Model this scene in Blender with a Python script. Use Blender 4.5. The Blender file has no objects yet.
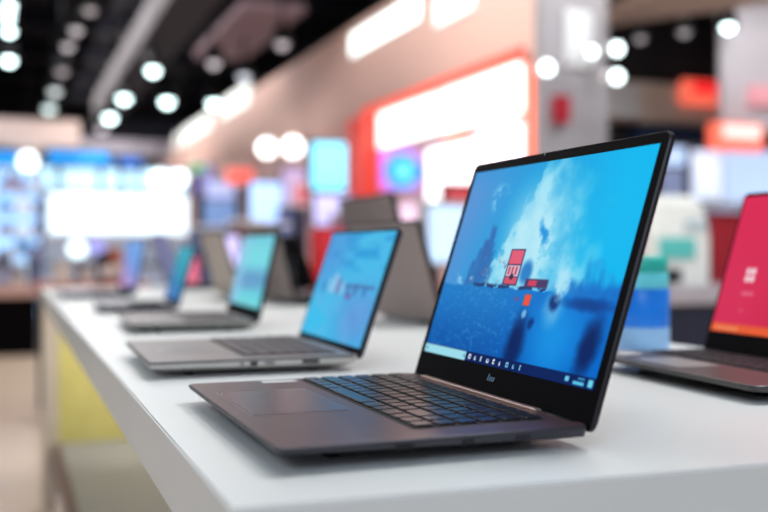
import bpy, bmesh, math, random
import numpy as np
from mathutils import Matrix, Vector
random.seed(7)
PI = math.pi
C = bpy.context.scene.collection
scene = bpy.context.scene

# ------------------------------------------------------------------ colour / materials
def lin(c):
    out = []
    for v in c[:3]:
        v /= 255.0
        out.append(v / 12.92 if v <= .04045 else ((v + .055) / 1.055) ** 2.4)
    return out
MATS = {}
def mat(name, rgb, rough=.5, metal=0., spec=.5, var=.06, scale=30., emit=None, es=0., coat=0., alpha=None):
    if name in MATS: return MATS[name]
    m = bpy.data.materials.new(name); m.use_nodes = True
    nt = m.node_tree; b = nt.nodes['Principled BSDF']
    base = lin(rgb)
    tc = nt.nodes.new('ShaderNodeTexCoord')
    nz = nt.nodes.new('ShaderNodeTexNoise'); nz.inputs['Scale'].default_value = scale; nz.inputs['Detail'].default_value = 3
    nt.links.new(tc.outputs['Object'], nz.inputs['Vector'])
    cr = nt.nodes.new('ShaderNodeValToRGB')
    cr.color_ramp.elements[0].position = .3; cr.color_ramp.elements[1].position = .7
    cr.color_ramp.elements[0].color = [c * (1 - var) for c in base] + [1]
    cr.color_ramp.elements[1].color = [min(1, c * (1 + var)) for c in base] + [1]
    nt.links.new(nz.outputs['Fac'], cr.inputs['Fac'])
    nt.links.new(cr.outputs['Color'], b.inputs['Base Color'])
    b.inputs['Roughness'].default_value = rough; b.inputs['Metallic'].default_value = metal
    b.inputs['Specular IOR Level'].default_value = spec
    b.inputs['Coat Weight'].default_value = coat
    if emit is not None:
        b.inputs['Emission Color'].default_value = lin(emit) + [1]
        b.inputs['Emission Strength'].default_value = es
    MATS[name] = m
    return m
def picture_mat(name, es=1., rough=.35, spec=.02):
    if name in MATS: return MATS[name]
    m = bpy.data.materials.new(name); m.use_nodes = True
    nt = m.node_tree; b = nt.nodes['Principled BSDF']
    at_ = nt.nodes.new('ShaderNodeAttribute'); at_.attribute_name = 'picture'
    b.inputs['Base Color'].default_value = (0, 0, 0, 1)
    b.inputs['Roughness'].default_value = rough; b.inputs['Specular IOR Level'].default_value = spec
    nt.links.new(at_.outputs['Color'], b.inputs['Emission Color'])
    b.inputs['Emission Strength'].default_value = es
    MATS[name] = m
    return m

# ------------------------------------------------------------------ geometry helper
class G:
    def __init__(s): s.bm = bmesh.new(); s.mi = 0
    def _mark(s, faces):
        for f in faces: f.material_index = s.mi
    def box(s, x0, x1, y0, y1, z0, z1, bev=0., seg=2):
        t = bmesh.new()
        bmesh.ops.create_cube(t, size=1)
        M = Matrix.Translation(((x0 + x1) / 2, (y0 + y1) / 2, (z0 + z1) / 2)) @ Matrix.Diagonal((abs(x1 - x0), abs(y1 - y0), abs(z1 - z0), 1))
        bmesh.ops.transform(t, matrix=M, verts=t.verts)
        if bev > 0:
            bmesh.ops.bevel(t, geom=list(t.edges), offset=bev, segments=seg, profile=.5, affect='EDGES')
        return s._merge(t)
    def _merge(s, t):
        n0 = len(s.bm.verts); mp = {}
        for v in t.verts: mp[v] = s.bm.verts.new(v.co)
        for f in t.faces:
            try:
                nf = s.bm.faces.new([mp[v] for v in f.verts]); nf.material_index = s.mi; nf.smooth = f.smooth
            except ValueError: pass
        t.free(); return s
    def cone(s, p0, p1, r0, r1=None, seg=24):
        r1 = r0 if r1 is None else r1
        p0, p1 = Vector(p0), Vector(p1); d = p1 - p0
        t = bmesh.new()
        bmesh.ops.create_cone(t, cap_ends=True, cap_tris=False, segments=seg, radius1=r0, radius2=r1, depth=d.length)
        M = Matrix.Translation((p0 + p1) / 2) @ d.to_track_quat('Z', 'Y').to_matrix().to_4x4()
        bmesh.ops.transform(t, matrix=M, verts=t.verts)
        for f in t.faces: f.smooth = len(f.verts) == 4
        return s._merge(t)
    def ball(s, c, rx, ry=None, rz=None, seg=24):
        t = bmesh.new(); bmesh.ops.create_uvsphere(t, u_segments=seg, v_segments=seg // 2, radius=1)
        bmesh.ops.transform(t, matrix=Matrix.Translation(c) @ Matrix.Diagonal((rx, ry or rx, rz or rx, 1)), verts=t.verts)
        for f in t.faces: f.smooth = True
        return s._merge(t)
    def loft(s, rings, cap0=True, cap1=True, smooth=False):
        vs = [[s.bm.verts.new(p) for p in r] for r in rings]
        n = len(rings[0])
        for a, b in zip(vs, vs[1:]):
            for i in range(n):
                f = s.bm.faces.new((a[i], a[(i + 1) % n], b[(i + 1) % n], b[i])); f.material_index = s.mi; f.smooth = smooth
        if cap0: s.bm.faces.new(vs[0][::-1]).material_index = s.mi
        if cap1: s.bm.faces.new(vs[-1]).material_index = s.mi
        return s
    def lathe(s, prof, c=(0, 0, 0), seg=32):
        return s.loft([[(c[0] + r * math.cos(2 * PI * k / seg), c[1] + r * math.sin(2 * PI * k / seg), c[2] + z) for k in range(seg)] for r, z in prof], smooth=True)
    def slab(s, pts, z0, z1):
        return s.loft([[(x, y, z0) for x, y in pts], [(x, y, z1) for x, y in pts]])
    def build(s, name, m, parent=None, loc=(0, 0, 0), rot=(0, 0, 0)):
        bmesh.ops.recalc_face_normals(s.bm, faces=s.bm.faces)
        me = bpy.data.meshes.new(name); s.bm.to_mesh(me); s.bm.free()
        for q in (m if isinstance(m, (list, tuple)) else [m]): me.materials.append(q)
        o = bpy.data.objects.new(name, me); C.objects.link(o)
        o.location = loc; o.rotation_euler = rot
        if parent: o.parent = parent
        return o
def rrect(x0, x1, y0, y1, r, z, n=6):
    pts = []
    for cx, cy, a0 in ((x1 - r, y1 - r, 0), (x0 + r, y1 - r, 90), (x0 + r, y0 + r, 180), (x1 - r, y0 + r, 270)):
        for k in range(n + 1):
            a = math.radians(a0 + 90 * k / n); pts.append((cx + r * math.cos(a), cy + r * math.sin(a), z))
    return pts
def empty(name, loc, rz=0.):
    o = bpy.data.objects.new(name, None); C.objects.link(o); o.location = loc; o.rotation_euler = (0, 0, rz); o.empty_display_size = .05
    return o
def tag(o, label, cat, group=None):
    o['label'] = label; o['category'] = cat
    if group: o['group'] = group
    return o
def struct(o): o['kind'] = 'structure'; return o

# ------------------------------------------------------------------ camera: at the corner of the display table, 16 cm above its top
TZ = .9                        # table top
EYE = TZ + .156
YAW = math.atan(376 / 975.)
SN, CS = math.sin(YAW), math.cos(YAW)
cam = bpy.data.cameras.new('camera'); co = bpy.data.objects.new('camera', cam); C.objects.link(co)
co.location = (0, 0, EYE); co.rotation_euler = (PI / 2, 0, -YAW)
cam.sensor_width = 36; cam.lens = 36 * 975 / 768.; cam.shift_y = -6 / 768.
cam.clip_start = .02; cam.clip_end = 100
cam.dof.use_dof = True; cam.dof.focus_distance = .89; cam.dof.aperture_fstop = cam.lens / 16.8
scene.camera = co
def at(u, v, x=None, y=None):
    """world point seen at (u, v) lying in the plane x = ... or y = ..."""
    t = (u - 384) / 975.; dx = SN + CS * t; dy = CS - SN * t; dz = (250 - v) / 975.
    k = x / dx if x is not None else y / dy
    return Vector((dx * k, dy * k, EYE + dz * k))

# ------------------------------------------------------------------ common materials
M_WHITE = mat('white_laminate', (232, 233, 232), .38, spec=.4, var=.015, scale=6)
M_WEDGE = mat('white_laminate_edge', (214, 214, 222), .45, var=.02, scale=6)
M_BLACK = mat('black_plastic', (10, 10, 13), .5, spec=.15)
M_BEZEL = mat('black_bezel', (5, 4, 8), .5, spec=.04, var=.02)
M_RUBBER = mat('black_rubber', (12, 12, 12), .8, spec=.1)
M_PORT = mat('port_black', (6, 6, 8), .5)
M_DKMETAL = mat('dark_metal', (45, 46, 52), .4, metal=.6)
M_CHROME = mat('brushed_steel', (170, 168, 170), .3, metal=.9)
M_GREYP = mat('grey_paint', (150, 148, 152), .6)

# ------------------------------------------------------------------ screen pictures (flat wallpapers, s left-right, t bottom-top)
def vnoise(S, T, seed, oct=4):
    rng = np.random.RandomState(seed); out = np.zeros_like(S); amp = 1.; tot = 0.
    for k in range(oct):
        g = rng.rand(130, 130); f = 1 if k == 0 else 2 ** k
        x = (S * f) % 128; y = (T * f) % 128
        i = np.floor(x).astype(int); j = np.floor(y).astype(int); a = x - i; b = y - j
        a = a * a * (3 - 2 * a); b = b * b * (3 - 2 * b)
        out += amp * ((g[j, i] * (1 - a) + g[j, i + 1] * a) * (1 - b) + (g[j + 1, i] * (1 - a) + g[j + 1, i + 1] * a) * b)
        tot += amp; amp *= .5
    return out / tot
def ss(a, b, x):
    q = np.clip((x - a) / (b - a), 0, 1); return q * q * (3 - 2 * q)
def over(img, col, a):
    a = a[..., None]; return img * (1 - a) + np.array(col, float) * a
def rect(S, T, s0, s1, t0, t1, e=.004):
    return ss(s0 - e, s0 + e, S) * (1 - ss(s1 - e, s1 + e, S)) * ss(t0 - e, t0 + e, T) * (1 - ss(t1 - e, t1 + e, T))
def blob(S, T, cs, ct, rs, rt, tilt=0., soft=.6):
    a, b = S - cs, T - ct; c, s_ = math.cos(tilt), math.sin(tilt)
    d = np.sqrt(((a * c + b * s_) / rs) ** 2 + ((-a * s_ + b * c) / rt) ** 2)
    return 1 - ss(1 - soft, 1 + soft * .6, d)
def paint_city(S, T):
    S0, T0 = S, T
    img = np.zeros(S.shape + (3,)) + np.array([22., 160, 222])
    img = over(img, (92, 145, 212), 1 - ss(-.05, .5, S + .15 * (1 - T)))
    img = over(img, (45, 150, 215), ss(.86, 1.05, T) * (1 - ss(.2, .5, S)) * .7)
    img = over(img, (0, 184, 240), ss(.5, .95, S))
    n = vnoise(S * 14, T * 9, 3); n2 = vnoise(S * 30 + 5, T * 22, 8)
    # big white splash falling from the top centre to the town on the left
    left = .455 - .30 * np.clip((.98 - T), 0, 1) + (n2 - .5) * .12
    right = .50 + .48 * np.sqrt(np.clip(1.02 - T, 0, 1)) + (n - .5) * .18
    sp = ss(0, .03, S - left) * (1 - ss(-.22, .10, S - right)) * ss(.33, .40, T)
    img = over(img, (150, 222, 244), sp * (.55 + .45 * ss(.25, .7, n)))
    img = over(img, (196, 238, 248), blob(S, T, .50, .62, .16, .26, .2, .9) * .75)
    img = over(img, (70, 185, 228), ss(.60, .72, n2) * ss(.46, .62, S) * sp * .4)
    img = over(img, (150, 222, 244), blob(S, T, .235, .83, .05, .075, .3, .8) * ss(.46, .58, n2))
    img = over(img, (50, 165, 222), blob(S, T, .40, .84, .03, .10, -.5, .8) * ss(.48, .6, n) * .7)
    img = over(img, (30, 165, 228), ss(.5, .68, vnoise(S * 8 + 3, T * 8, 21)) * blob(S, T, .86, .55, .2, .17, 0, .9) * .8)
    wx, wy = (vnoise(S * 34, T * 24, 51) - .5) * .05, (vnoise(S * 34, T * 24, 52) - .5) * .05
    img = over(img, (36, 150, 222), blob(S + wx, T + wy, .562, .642, .024, .06, .35, .6))
    S, T = S + wx * .35, T + wy * .35
    # skyline left: slim dark blue towers
    rng = np.random.RandomState(4); 
    for cs, w, top in ((.165, .012, .50), (.19, .012, .56), (.213, .013, .62), (.236, .016, .69), (.258, .014, .60), (.278, .011, .55), (.30, .008, .47)):
        img = over(img, (48, 96, 168), rect(S + .07 * (T - .4) * -1, T + wy * .8, cs - w, cs + w, .37, top, .012) * (.55 + .4 * n2))
    img = over(img, (190, 226, 240), ss(.5, .6, n2) * blob(S, T, .33, .46, .09, .09, 0, .6) * .8)
    img = over(img, (190, 226, 240), ss(.52, .6, n2) * blob(S, T, .145, .42, .06, .05, 0, .6) * .8)
    img = over(img, (60, 88, 150), ss(.55, .62, n2) * rect(S, T, .24, .40, .38, .50, .02) * .8)
    # far right skyline in haze
    rag = .40 + .07 * (vnoise(S * 26, S * 0 + 2, 5) - .4)
    img = over(img, (16, 104, 196), ss(.60, .85, S) * (1 - ss(rag - .015, rag + .04, T)) * ss(.28, .36, T) * .9)
    for cs, top in ((.845, .50), (.875, .45), (.91, .47), (.96, .43)):
        img = over(img, (18, 120, 205), blob(S, T, cs, (.34 + top) / 2, .016, (top - .34) / 2 + .02, .1, 1.) * .6)
    # water
    hz = .375 - .02 * ss(.6, 1, S) + (n2 - .5) * .012
    w = 1 - ss(-.006, .006, T - hz)
    deep = ss(0, .37, T)
    wat = np.zeros_like(img) + np.array([12., 86, 170]); wat = over(wat, (34, 132, 206), deep * .8)
    wat = over(wat, (0, 108, 206), ss(.35, .8, S) * .8)
    wat = over(wat, (24, 150, 230), blob(S, T, .76, .17, .13, .20, 0, 1.) * .85)
    wat = over(wat, (60, 150, 215), ss(.6, .75, vnoise(S * 60, T * 90, 11)) * .45 * (1 - ss(.5, .7, S)))
    wat = over(wat, (160, 215, 238), blob(S, T, .72, .30, .05, .08, 0, .8) * .5)
    img = img * (1 - w[..., None]) + wat * w[..., None]
    img = over(img, (8, 34, 92), blob(S, T, .572, .115, .050, .155, -.03, .7) * .95)
    img = over(img, (8, 34, 92), blob(S, T, .93, .16, .045, .135, -.12, .7) * .95)
    img = over(img, (10, 50, 120), blob(S, T, .63, .225, .015, .03, 0, .7) * .9)
    img = over(img, (10, 44, 112), blob(S, T, .72, .325, .03, .045, 0, .6) * .9)
    img = over(img, (12, 56, 130), blob(S, T, .88, .33, .12, .03, 0, .7) * .8)
    # dark quay along the waterline
    img = over(img, (34, 56, 110), rect(S, T, .22, .66, .372, .388, .006) * ss(.38, .5, n2))
    # pale figure at the waterside
    img = over(img, (170, 226, 246), blob(S + wx * .5, T + wy, .732, .415, .036, .075, 0, .6))
    S, T = S0, T0
    # blue tree, bus
    img = over(img, (44, 128, 200), blob(S, T, .525, .455, .035, .06, 0, .5))
    img = over(img, (74, 60, 104), rect(S, T, .535, .66, .385, .425, .006))
    img = over(img, (206, 66, 96), rect(S, T, .553, .60, .392, .418, .004))
    # red poster tower on the waterfront
    p = S - .0 * T
    img = over(img, (40, 44, 90), rect(p, T, .402, .488, .388, .566, .004))
    img = over(img, (226, 92, 118), rect(p, T, .408, .482, .492, .560, .003))
    img = over(img, (206, 190, 206), rect(p, T, .408, .482, .432, .486, .003))
    img = over(img, (210, 84, 108), rect(p, T, .408, .482, .394, .428, .003))
    for a0 in (.416, .436, .458):
        img = over(img, (200, 70, 96), rect(p, T, a0, a0 + .012, .44, .48, .003))
    img = over(img, (60, 40, 70), blob(p, T, .446, .43, .012, .016, 0, .4))
    img = over(img, (238, 82, 62), rect(S, T, .556, .592, .30, .352, .006))
    img = over(img, (150, 70, 110), rect(S, T, .50, .525, .318, .335, .006) * .6)
    img = over(img, (140, 200, 235), blob(S, T, .578, .262, .014, .022, 0, .6) * .8)
    # task bar
    img = over(img, (10, 30, 84), rect(S, T, -.1, 1.1, -.1, .047, .003) * .93)
    img = over(img, (156, 220, 234), rect(S, T, -.1, .302, -.1, .044, .003))
    img = over(img, (60, 120, 150), blob(S, T, .018, .022, .006, .009, 0, .3)); img = over(img, (70, 120, 160), rect(S, T, .288, .294, .014, .030, .002))
    for k in range(9):
        cs = .330 + k * .039
        img = over(img, (222, 236, 244) if k < 6 else (120, 190, 225), rect(S, T, cs - .008, cs + .008 - .004 * (k % 3), .012, .036 - .006 * (k % 2), .003))
        img = over(img, (10, 30, 84), rect(S, T, cs - .002, cs + .004, .019, .028, .002))
    img = over(img, (110, 205, 235), rect(S, T, .868, .886, .014, .034, .003))
    img = over(img, (90, 195, 232), rect(S, T, .906, .955, .008, .022, .003)); img = over(img, (60, 150, 205), rect(S, T, .925, .955, .030, .038, .003))
    img = over(img, (110, 215, 240), rect(S, T, .972, .992, .008, .038, .003))
    return img
def paint_harbour(S, T):
    n = vnoise(S * 8, T * 6, 31); n2 = vnoise(S * 5, T * 14, 33)
    img = np.zeros(S.shape + (3,)) + np.array([72., 186, 232])
    img = over(img, (40, 150, 215), ss(.45, .75, n2) * ss(.5, .7, T) * .8)
    img = over(img, (84, 140, 214), ss(.25, .75, T) * (1 - ss(.1, .6, S)) * .6)
    img = over(img, (60, 190, 236), 1 - ss(.1, .5, T))
    img = over(img, (104, 140, 212), blob(S, T, .82, .22, .35, .3, 0, 1.) * .75)
    img = over(img, (120, 180, 225), ss(.4, .7, n) * (1 - ss(.3, .5, T)) * .3)
    for cs, t1, col in ((.16, .52, (60, 110, 180)), (.25, .55, (150, 205, 235)), (.33, .60, (190, 215, 235)), (.40, .56, (120, 90, 160)), (.47, .53, (170, 200, 230)), (.57, .50, (90, 110, 170)), (.68, .52, (70, 110, 175)), (.82, .50, (60, 120, 190))):
        img = over(img, col, rect(S, T, cs - .025, cs + .025, .42, t1, .015) * .85)
    img = over(img, (70, 90, 150), rect(S, T, .5, .95, .49, .515, .015) * .8)
    img = over(img, (120, 70, 150), blob(S, T, .60, .405, .05, .03, 0, .6) * .8)
    return img
def grad(cols, slant=0.):
    def f(S, T):
        q = np.clip(T + slant * (S - .5), 0, 1); img = np.zeros(S.shape + (3,))
        k = len(cols) - 1
        for i in range(3): img[..., i] = np.interp(q, np.linspace(0, 1, k + 1), [c[i] for c in cols])
        return img
    return f
def paint_teal(S, T):
    img = grad([(120, 215, 222), (104, 206, 220), (96, 150, 196), (120, 216, 226), (120, 214, 224), (112, 200, 220)])(S, T)
    img = over(img, (112, 140, 196), blob(S, T, .4, .28, .5, .06, 0, .8) * .6)
    img = over(img, (150, 200, 232), 1 - ss(0, .45, S))
    return img
def paint_crimson(S, T):
    n = vnoise(S * 4, T * 4, 41)
    img = grad([(205, 36, 76), (214, 38, 82), (224, 44, 88)])(S, T)
    img = over(img, (232, 70, 108), blob(S, T, .1, .2, .3, .5, 0, 1.) * .4)
    img = over(img, (236, 96, 56), 1 - ss(.045, .075, T))
    for k in range(5): img = over(img, (250, 200, 150), rect(S, T, .03 + k * .03, .045 + k * .03, .015, .04, .003) * .7)
    # four-pane start mark and the small line of text under it
    for i in (0, 1):
        for j in (0, 1):
            img = over(img, (252, 232, 238), rect(S - .08 * 0, T, .136 + i * .031, .160 + i * .031, .368 + j * .054, .410 + j * .054, .003))
    for k in range(6): img = over(img, (240, 150, 170), rect(S, T, .140 + k * .012, .148 + k * .012, .27, .295, .003) * .8)
    img = over(img, (236, 120, 146), rect(S, T, .150, .170, .155, .168, .004) * .8)
    return img
def grid_screen(name, w0, w1, h0, h1, z, nx, ny, fn, m, parent, loc=(0, 0, 0), rot=(0, 0, 0), axes='xy'):
    xs = np.linspace(0, 1, nx); ys = np.linspace(0, 1, ny); S, T = np.meshgrid(xs, ys)
    X = w0 + (w1 - w0) * S; Y = h0 + (h1 - h0) * T; Z = np.full_like(X, z)
    co_ = np.stack([X, Y, Z] if axes == 'xy' else [X, Z, Y], -1).reshape(-1, 3)
    idx = np.arange(nx * ny).reshape(ny, nx)
    fc = np.stack([idx[:-1, :-1], idx[:-1, 1:], idx[1:, 1:], idx[1:, :-1]], -1).reshape(-1, 4)
    me = bpy.data.meshes.new(name); me.from_pydata(co_.tolist(), [], fc.tolist())
    img = np.clip(fn(S, T), 0, 255) / 255.
    L = np.where(img <= .04045, img / 12.92, ((img + .055) / 1.055) ** 2.4)
    col = np.ones((nx * ny, 4), np.float32); col[:, :3] = L.reshape(-1, 3)
    a = me.color_attributes.new('picture', 'FLOAT_COLOR', 'POINT'); a.data.foreach_set('color', col.ravel())
    me.materials.append(m)
    o = bpy.data.objects.new(name, me); C.objects.link(o); o.location = loc; o.rotation_euler = rot
    if parent: o.parent = parent
    return o

# ------------------------------------------------------------------ the laptop
def laptop(label, x, y, a, W, D, H, tilt, deck, side, lidm, zb=.019, paint=None, res=(40, 26), es=1., keys=None, keymat=None,
           kb=None, pad=None, chin=.0255, mx=.007, top=.0065, logo=False, strip=None, sticker=None, ports=(), thick=.006, group='laptops in the front row',
           trim=None, vent=False, cat='laptop', rim=None, rc=.010, wedge=.004):
    root = empty('laptop', (x + .003 * math.sin(a), y - .003 * math.cos(a), TZ), a); tag(root, label, cat, group)
    hw = W / 2
    # chassis: side walls run in to a smaller bottom, front edge thinner than the back
    g = G(); g.mi = 1
    def ring(z, ins, r):
        pts = rrect(-hw + ins, hw - ins, -D + ins, (.0015 if ins < .01 else 0) - ins * .4, max(r, .002), z)
        return [(px, py, pz + (wedge * (-py / D) * (1 - (pz - .0032) / (zb - .0032)))) for px, py, pz in pts]
    lv = [ring(.0032, .034, rc), ring(.0056, .020, rc), ring(zb * .54, .0016, rc), ring(zb - .0035, 0, rc), ring(zb - .001, .0002, rc), ring(zb, .0012, rc)]
    g.loft(lv, cap1=False)
    g.mi = 0
    vs = [g.bm.verts.new(p) for p in lv[-1]]; g.bm.faces.new(vs)
    base = g.build('base', [deck, side], root)
    if rim:
        q = [(.0003, zb - .0030), (-.0005, zb - .0028), (-.0005, zb - .0008), (.0006, zb - .0002)]
        G().loft([rrect(-hw + i, hw - i, -D + i, -.001 - i, rc, z) for i, z in q], cap0=False, cap1=False).build('deck_rim', rim, base)
    for fx in (-1, 1):
        for fy in (-D + .055, -.045):
            G().box(fx * (hw - .065) - .018, fx * (hw - .065) + .018, fy - .005, fy + .005, 0, .0038 + wedge * (-fy / D), .001).build('rubber_foot', M_RUBBER, base)
    pz_ = (zb * 1.54 + wedge * .25 - .0035) / 2
    for (py, w, h, kind) in ports:         # sockets in the right-hand side wall
        G().box(hw - .004, hw + .0003, py - w / 2, py + w / 2, pz_ - h / 2, pz_ + h / 2, .0004).build('port', kind, base)
    if vent:
        G().box(-hw + .02, -hw + .12, -.006, -.0022, .004, zb - .003, .0004).build('vent', M_PORT, base)
    if pad:
        p0, p1, q0, q1 = pad
        G().box(p0 - .0008, p1 + .0008, q0 - .0008, q1 + .0008, zb - .0004, zb + .0001).build('touchpad_rim', M_CHROME, base)
        G().loft([rrect(p0, p1, q0, q1, .002, zb - .0002), rrect(p0, p1, q0, q1, .002, zb + .0003)]).build('touchpad', MATS.get(deck.name + '_pad', deck), base)
    if sticker:
        for (s0, s1, q0, q1) in sticker: G().box(s0, s1, q0, q1, zb - .0001, zb + .0003).build('sticker', mat('white_sticker', (205, 204, 204), .5), base)
    if kb:
        x0, x1, y0, y1 = kb
        tray = G().loft([rrect(x0 - .002, x1 + .002, y0 - .002, y1 + .002, .003, zb - .0003), rrect(x0 - .002, x1 + .002, y0 - .002, y1 + .002, .003, zb + .0002)]).build('keyboard', mat('key_well', (16, 14, 17), .6), root)
        rows, cols = keys; pw = (x1 - x0) / cols; ph = (y1 - y0) / rows
        layout = []
        for r in range(rows):
            if r == 0: spans = [1.25, 1, 1, 1.25, 5, 1.25, 1, 1.25]
            elif r == 1: spans = [2.2] + [1] * 10 + [1.8]
            elif r == 2: spans = [1.7] + [1] * 11 + [1.3]
            elif r == 3: spans = [1.4] + [1] * 12 + [.6]
            else: spans = [1] * 14
            tot = sum(spans); left = cols - tot
            spans = spans + [1] * max(0, round(left))
            k = cols / sum(spans); cx = x0
            for sp_ in spans:
                w = sp_ * k * pw; layout.append((cx, cx + w, y0 + r * ph, y0 + (r + 1) * ph)); cx += w
        cache = {}
        for (kx0, kx1, ky0, ky1) in layout:
            w, h = round(kx1 - kx0, 4), round(ky1 - ky0, 4)
            if (w, h) not in cache:
                gg = .0019; g = G()
                g.loft([rrect(-w / 2 + gg, w / 2 - gg, -h / 2 + gg, h / 2 - gg, .0016, 0, 3), rrect(-w / 2 + gg, w / 2 - gg, -h / 2 + gg, h / 2 - gg, .0016, .0014, 3),
                        rrect(-w / 2 + gg + .0006, w / 2 - gg - .0006, -h / 2 + gg + .0006, h / 2 - gg - .0006, .0014, .0021, 3)])
                o = g.build('key', keymat, tray); cache[(w, h)] = o
            else:
                o = cache[(w, h)].copy(); C.objects.link(o); o.parent = tray
            o.location = ((kx0 + kx1) / 2, (ky0 + ky1) / 2, zb + .0002)
    if strip:
        s0, s1 = strip
        G().box(s0, s1, -.010, -.003, zb - .001, zb + .0034, .0012).build('hinge_strip', mat('hinge_bronze', (190, 160, 150), .3, metal=.7), root)
    for sx in (-1, 1): G().cone((sx * hw * .72 - .03, -.0005, zb - .003), (sx * hw * .72 + .03, -.0005, zb - .003), .0038).build('hinge', M_BLACK, root)
    # lid: local x across, y up along the lid, z out of the screen
    lo = (0, .0032, zb); lr = (PI / 2 - tilt, 0, 0)
    g = G(); hb = -.006; r = .008
    g.loft([rrect(-hw + .002, hw - .002, hb + .002, H - .002, r, -thick), rrect(-hw, hw, hb, H, r, -thick + .0018), rrect(-hw, hw, hb, H, r, -.0012), rrect(-hw + .001, hw - .001, hb + .001, H - .001, r, 0)])
    lid = g.build('lid', lidm, root, lo, lr)
    G().loft([rrect(-hw + .0012, hw - .0012, hb + .0012, H - .0012, r - .001, -.0004), rrect(-hw + .0012, hw - .0012, hb + .0012, H - .0012, r - .001, .0004)]).build('bezel', M_BEZEL, lid)
    if trim:
        g = G(); tn, tf = trim              # black band along the two sides of the lid's back
        if tn: g.box(-hw - .0004, -hw + tn, hb, H, -thick - .0006, -.0006, .0003)
        if tf: g.box(hw - tf, hw + .0004, hb, H, -thick - .0006, -.0006, .0003)
        g.box(-hw, hw, H - .004, H + .0004, -thick - .0006, -.0006, .0003)
        g.build('lid_trim', M_BLACK, lid)
    sm = picture_mat('screen_picture_%d' % round(es * 100), es)
    if paint: grid_screen('screen', -hw + mx, hw - mx, chin, H - top, .0007, res[0], res[1], paint, sm, lid)
    else: G().box(-hw + mx, hw - mx, chin, H - top, .0003, .0007).build('screen', M_BEZEL, lid)
    G().cone((-.021 if logo else 0, H - .0032, .0003), (-.021 if logo else 0, H - .0032, .0007), .0012, seg=12).build('webcam', mat('lens_glass', (60, 62, 70), .1), lid)
    if logo:
        g = G()
        for k in range(4):
            x_ = -.0085 + k * .0036; hh = (.0066, .0044, .0044, .0044)[k]
            g.loft([[(x_ + .2 * .0, .0125, .0004), (x_ + .0016, .0125, .0004), (x_ + .0034, .0125 + hh, .0004), (x_ + .0018, .0125 + hh, .0004)],
                    [(x_, .0125, .0007), (x_ + .0016, .0125, .0007), (x_ + .0034, .0125 + hh, .0007), (x_ + .0018, .0125 + hh, .0007)]])
        g.build('logo', mat('pale_blue_print', (120, 160, 190), .4), lid)
    return root

deck1 = mat('deck_mauve', (84, 60, 65), .32, spec=.6, var=.03, scale=60); mat('deck_mauve_pad', (88, 68, 75), .26, spec=.6, var=.02)
side1 = mat('side_graphite', (62, 60, 68), .35, metal=.3)
key1 = mat('key_plum', (28, 19, 26), .25, spec=.9)
lid1 = mat('lid_graphite', (20, 16, 24), .35, spec=.35)
laptop('open dark plum laptop nearest the camera, harbour city with red poster tower on its screen',
       .4249, .8287, -1.5659, .3530, .2498, .2470, .3145, deck1, side1, lid1, paint=paint_city, res=(420, 270), es=1.0, keys=(6, 16), keymat=key1,
       kb=(-.166, .139, -.132, -.017), pad=(-.101, .037, -.234, -.1485), chin=.0262, mx=.0104, top=.0112, logo=True, strip=(-.130, .111), sticker=[(-.168, -.151, -.176, -.140)],
       ports=((-.155, .014, .0028, M_PORT), (-.104, .009, .0042, M_PORT), (-.058, .012, .004, M_DKMETAL)), rc=.008, wedge=.0075)

deck2 = mat('deck_silver', (138, 130, 130), .42, metal=.35, var=.03); mat('deck_silver_pad', (130, 124, 126), .35, metal=.2)
side2 = mat('side_pale_silver', (196, 192, 186), .4, metal=.15)
key2 = mat('key_taupe', (92, 82, 84), .5)
lid2 = mat('lid_dark_silver', (52, 54, 62), .35, metal=.4)
laptop('open silver laptop behind the dark plum one, pale blue harbour wallpaper on screen',
       .425, 1.3323, -1.5877, .300, .262, .1740, .3307, deck2, side2, lid2, zb=.0215, rim=mat('rim_dark', (56, 54, 62), .4), paint=paint_harbour, res=(90, 60), es=1.0, keys=(6, 15), keymat=key2,
       kb=(-.134, .118, -.140, -.018), pad=(-.05, .05, -.235, -.160), chin=.007, mx=.006, top=.005,
       ports=((-.135, .009, .0048, M_PORT), (-.115, .012, .0022, M_DKMETAL), (-.062, .022, .0045, M_PORT), (-.150, .003, .003, M_DKMETAL)), rc=.008, wedge=.0035)

laptop('open silver laptop third in the front row with a pale teal screen',
       .4519, 2.0002, -1.5999, .3247, .2345, .1753, .2252, deck2, mat('side_grey', (128, 126, 122), .5), lid2, zb=.020, paint=paint_teal, res=(40, 26), es=1.0,
       keys=(6, 15), keymat=key2, kb=(-.14, .14, -.125, -.018), pad=(-.05, .05, -.215, -.145), chin=.022, mx=.008, top=.006)
navy = mat('deck_navy', (34, 36, 58), .4, spec=.5); mat('deck_navy_pad', (44, 46, 70), .35)
laptop('open dark navy laptop fourth in the front row with a blue green screen',
       .4026, 2.6244, -1.6164, .3196, .190, .1587, .2843, navy, navy, navy, zb=.016, paint=grad([(60, 110, 180), (20, 120, 165), (20, 150, 170), (50, 160, 180)], .3), res=(30, 20), es=1.0,
       keys=(6, 14), keymat=M_BLACK, kb=(-.13, .13, -.10, -.018), pad=(-.045, .045, -.175, -.115), chin=.012, mx=.007, top=.006)
deck5 = mat('deck_slate', (92, 96, 116), .45); mat('deck_slate_pad', (110, 120, 140), .4)
laptop('open slate laptop farthest along the front row with a hazy blue and lilac screen',
       .375, 3.401, -1.5081, .3221, .2211, .1792, .1807, deck5, mat('side_slate', (70, 70, 86), .5), navy, zb=.018, paint=grad([(190, 150, 200), (140, 150, 216), (110, 160, 228), (130, 170, 230)], .5), res=(30, 20), es=1.0,
       keys=(6, 14), keymat=mat('key_slate', (60, 62, 76), .5), kb=(-.14, .14, -.115, -.018), pad=(-.045, .045, -.20, -.135), chin=.015, mx=.008, top=.006)
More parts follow.
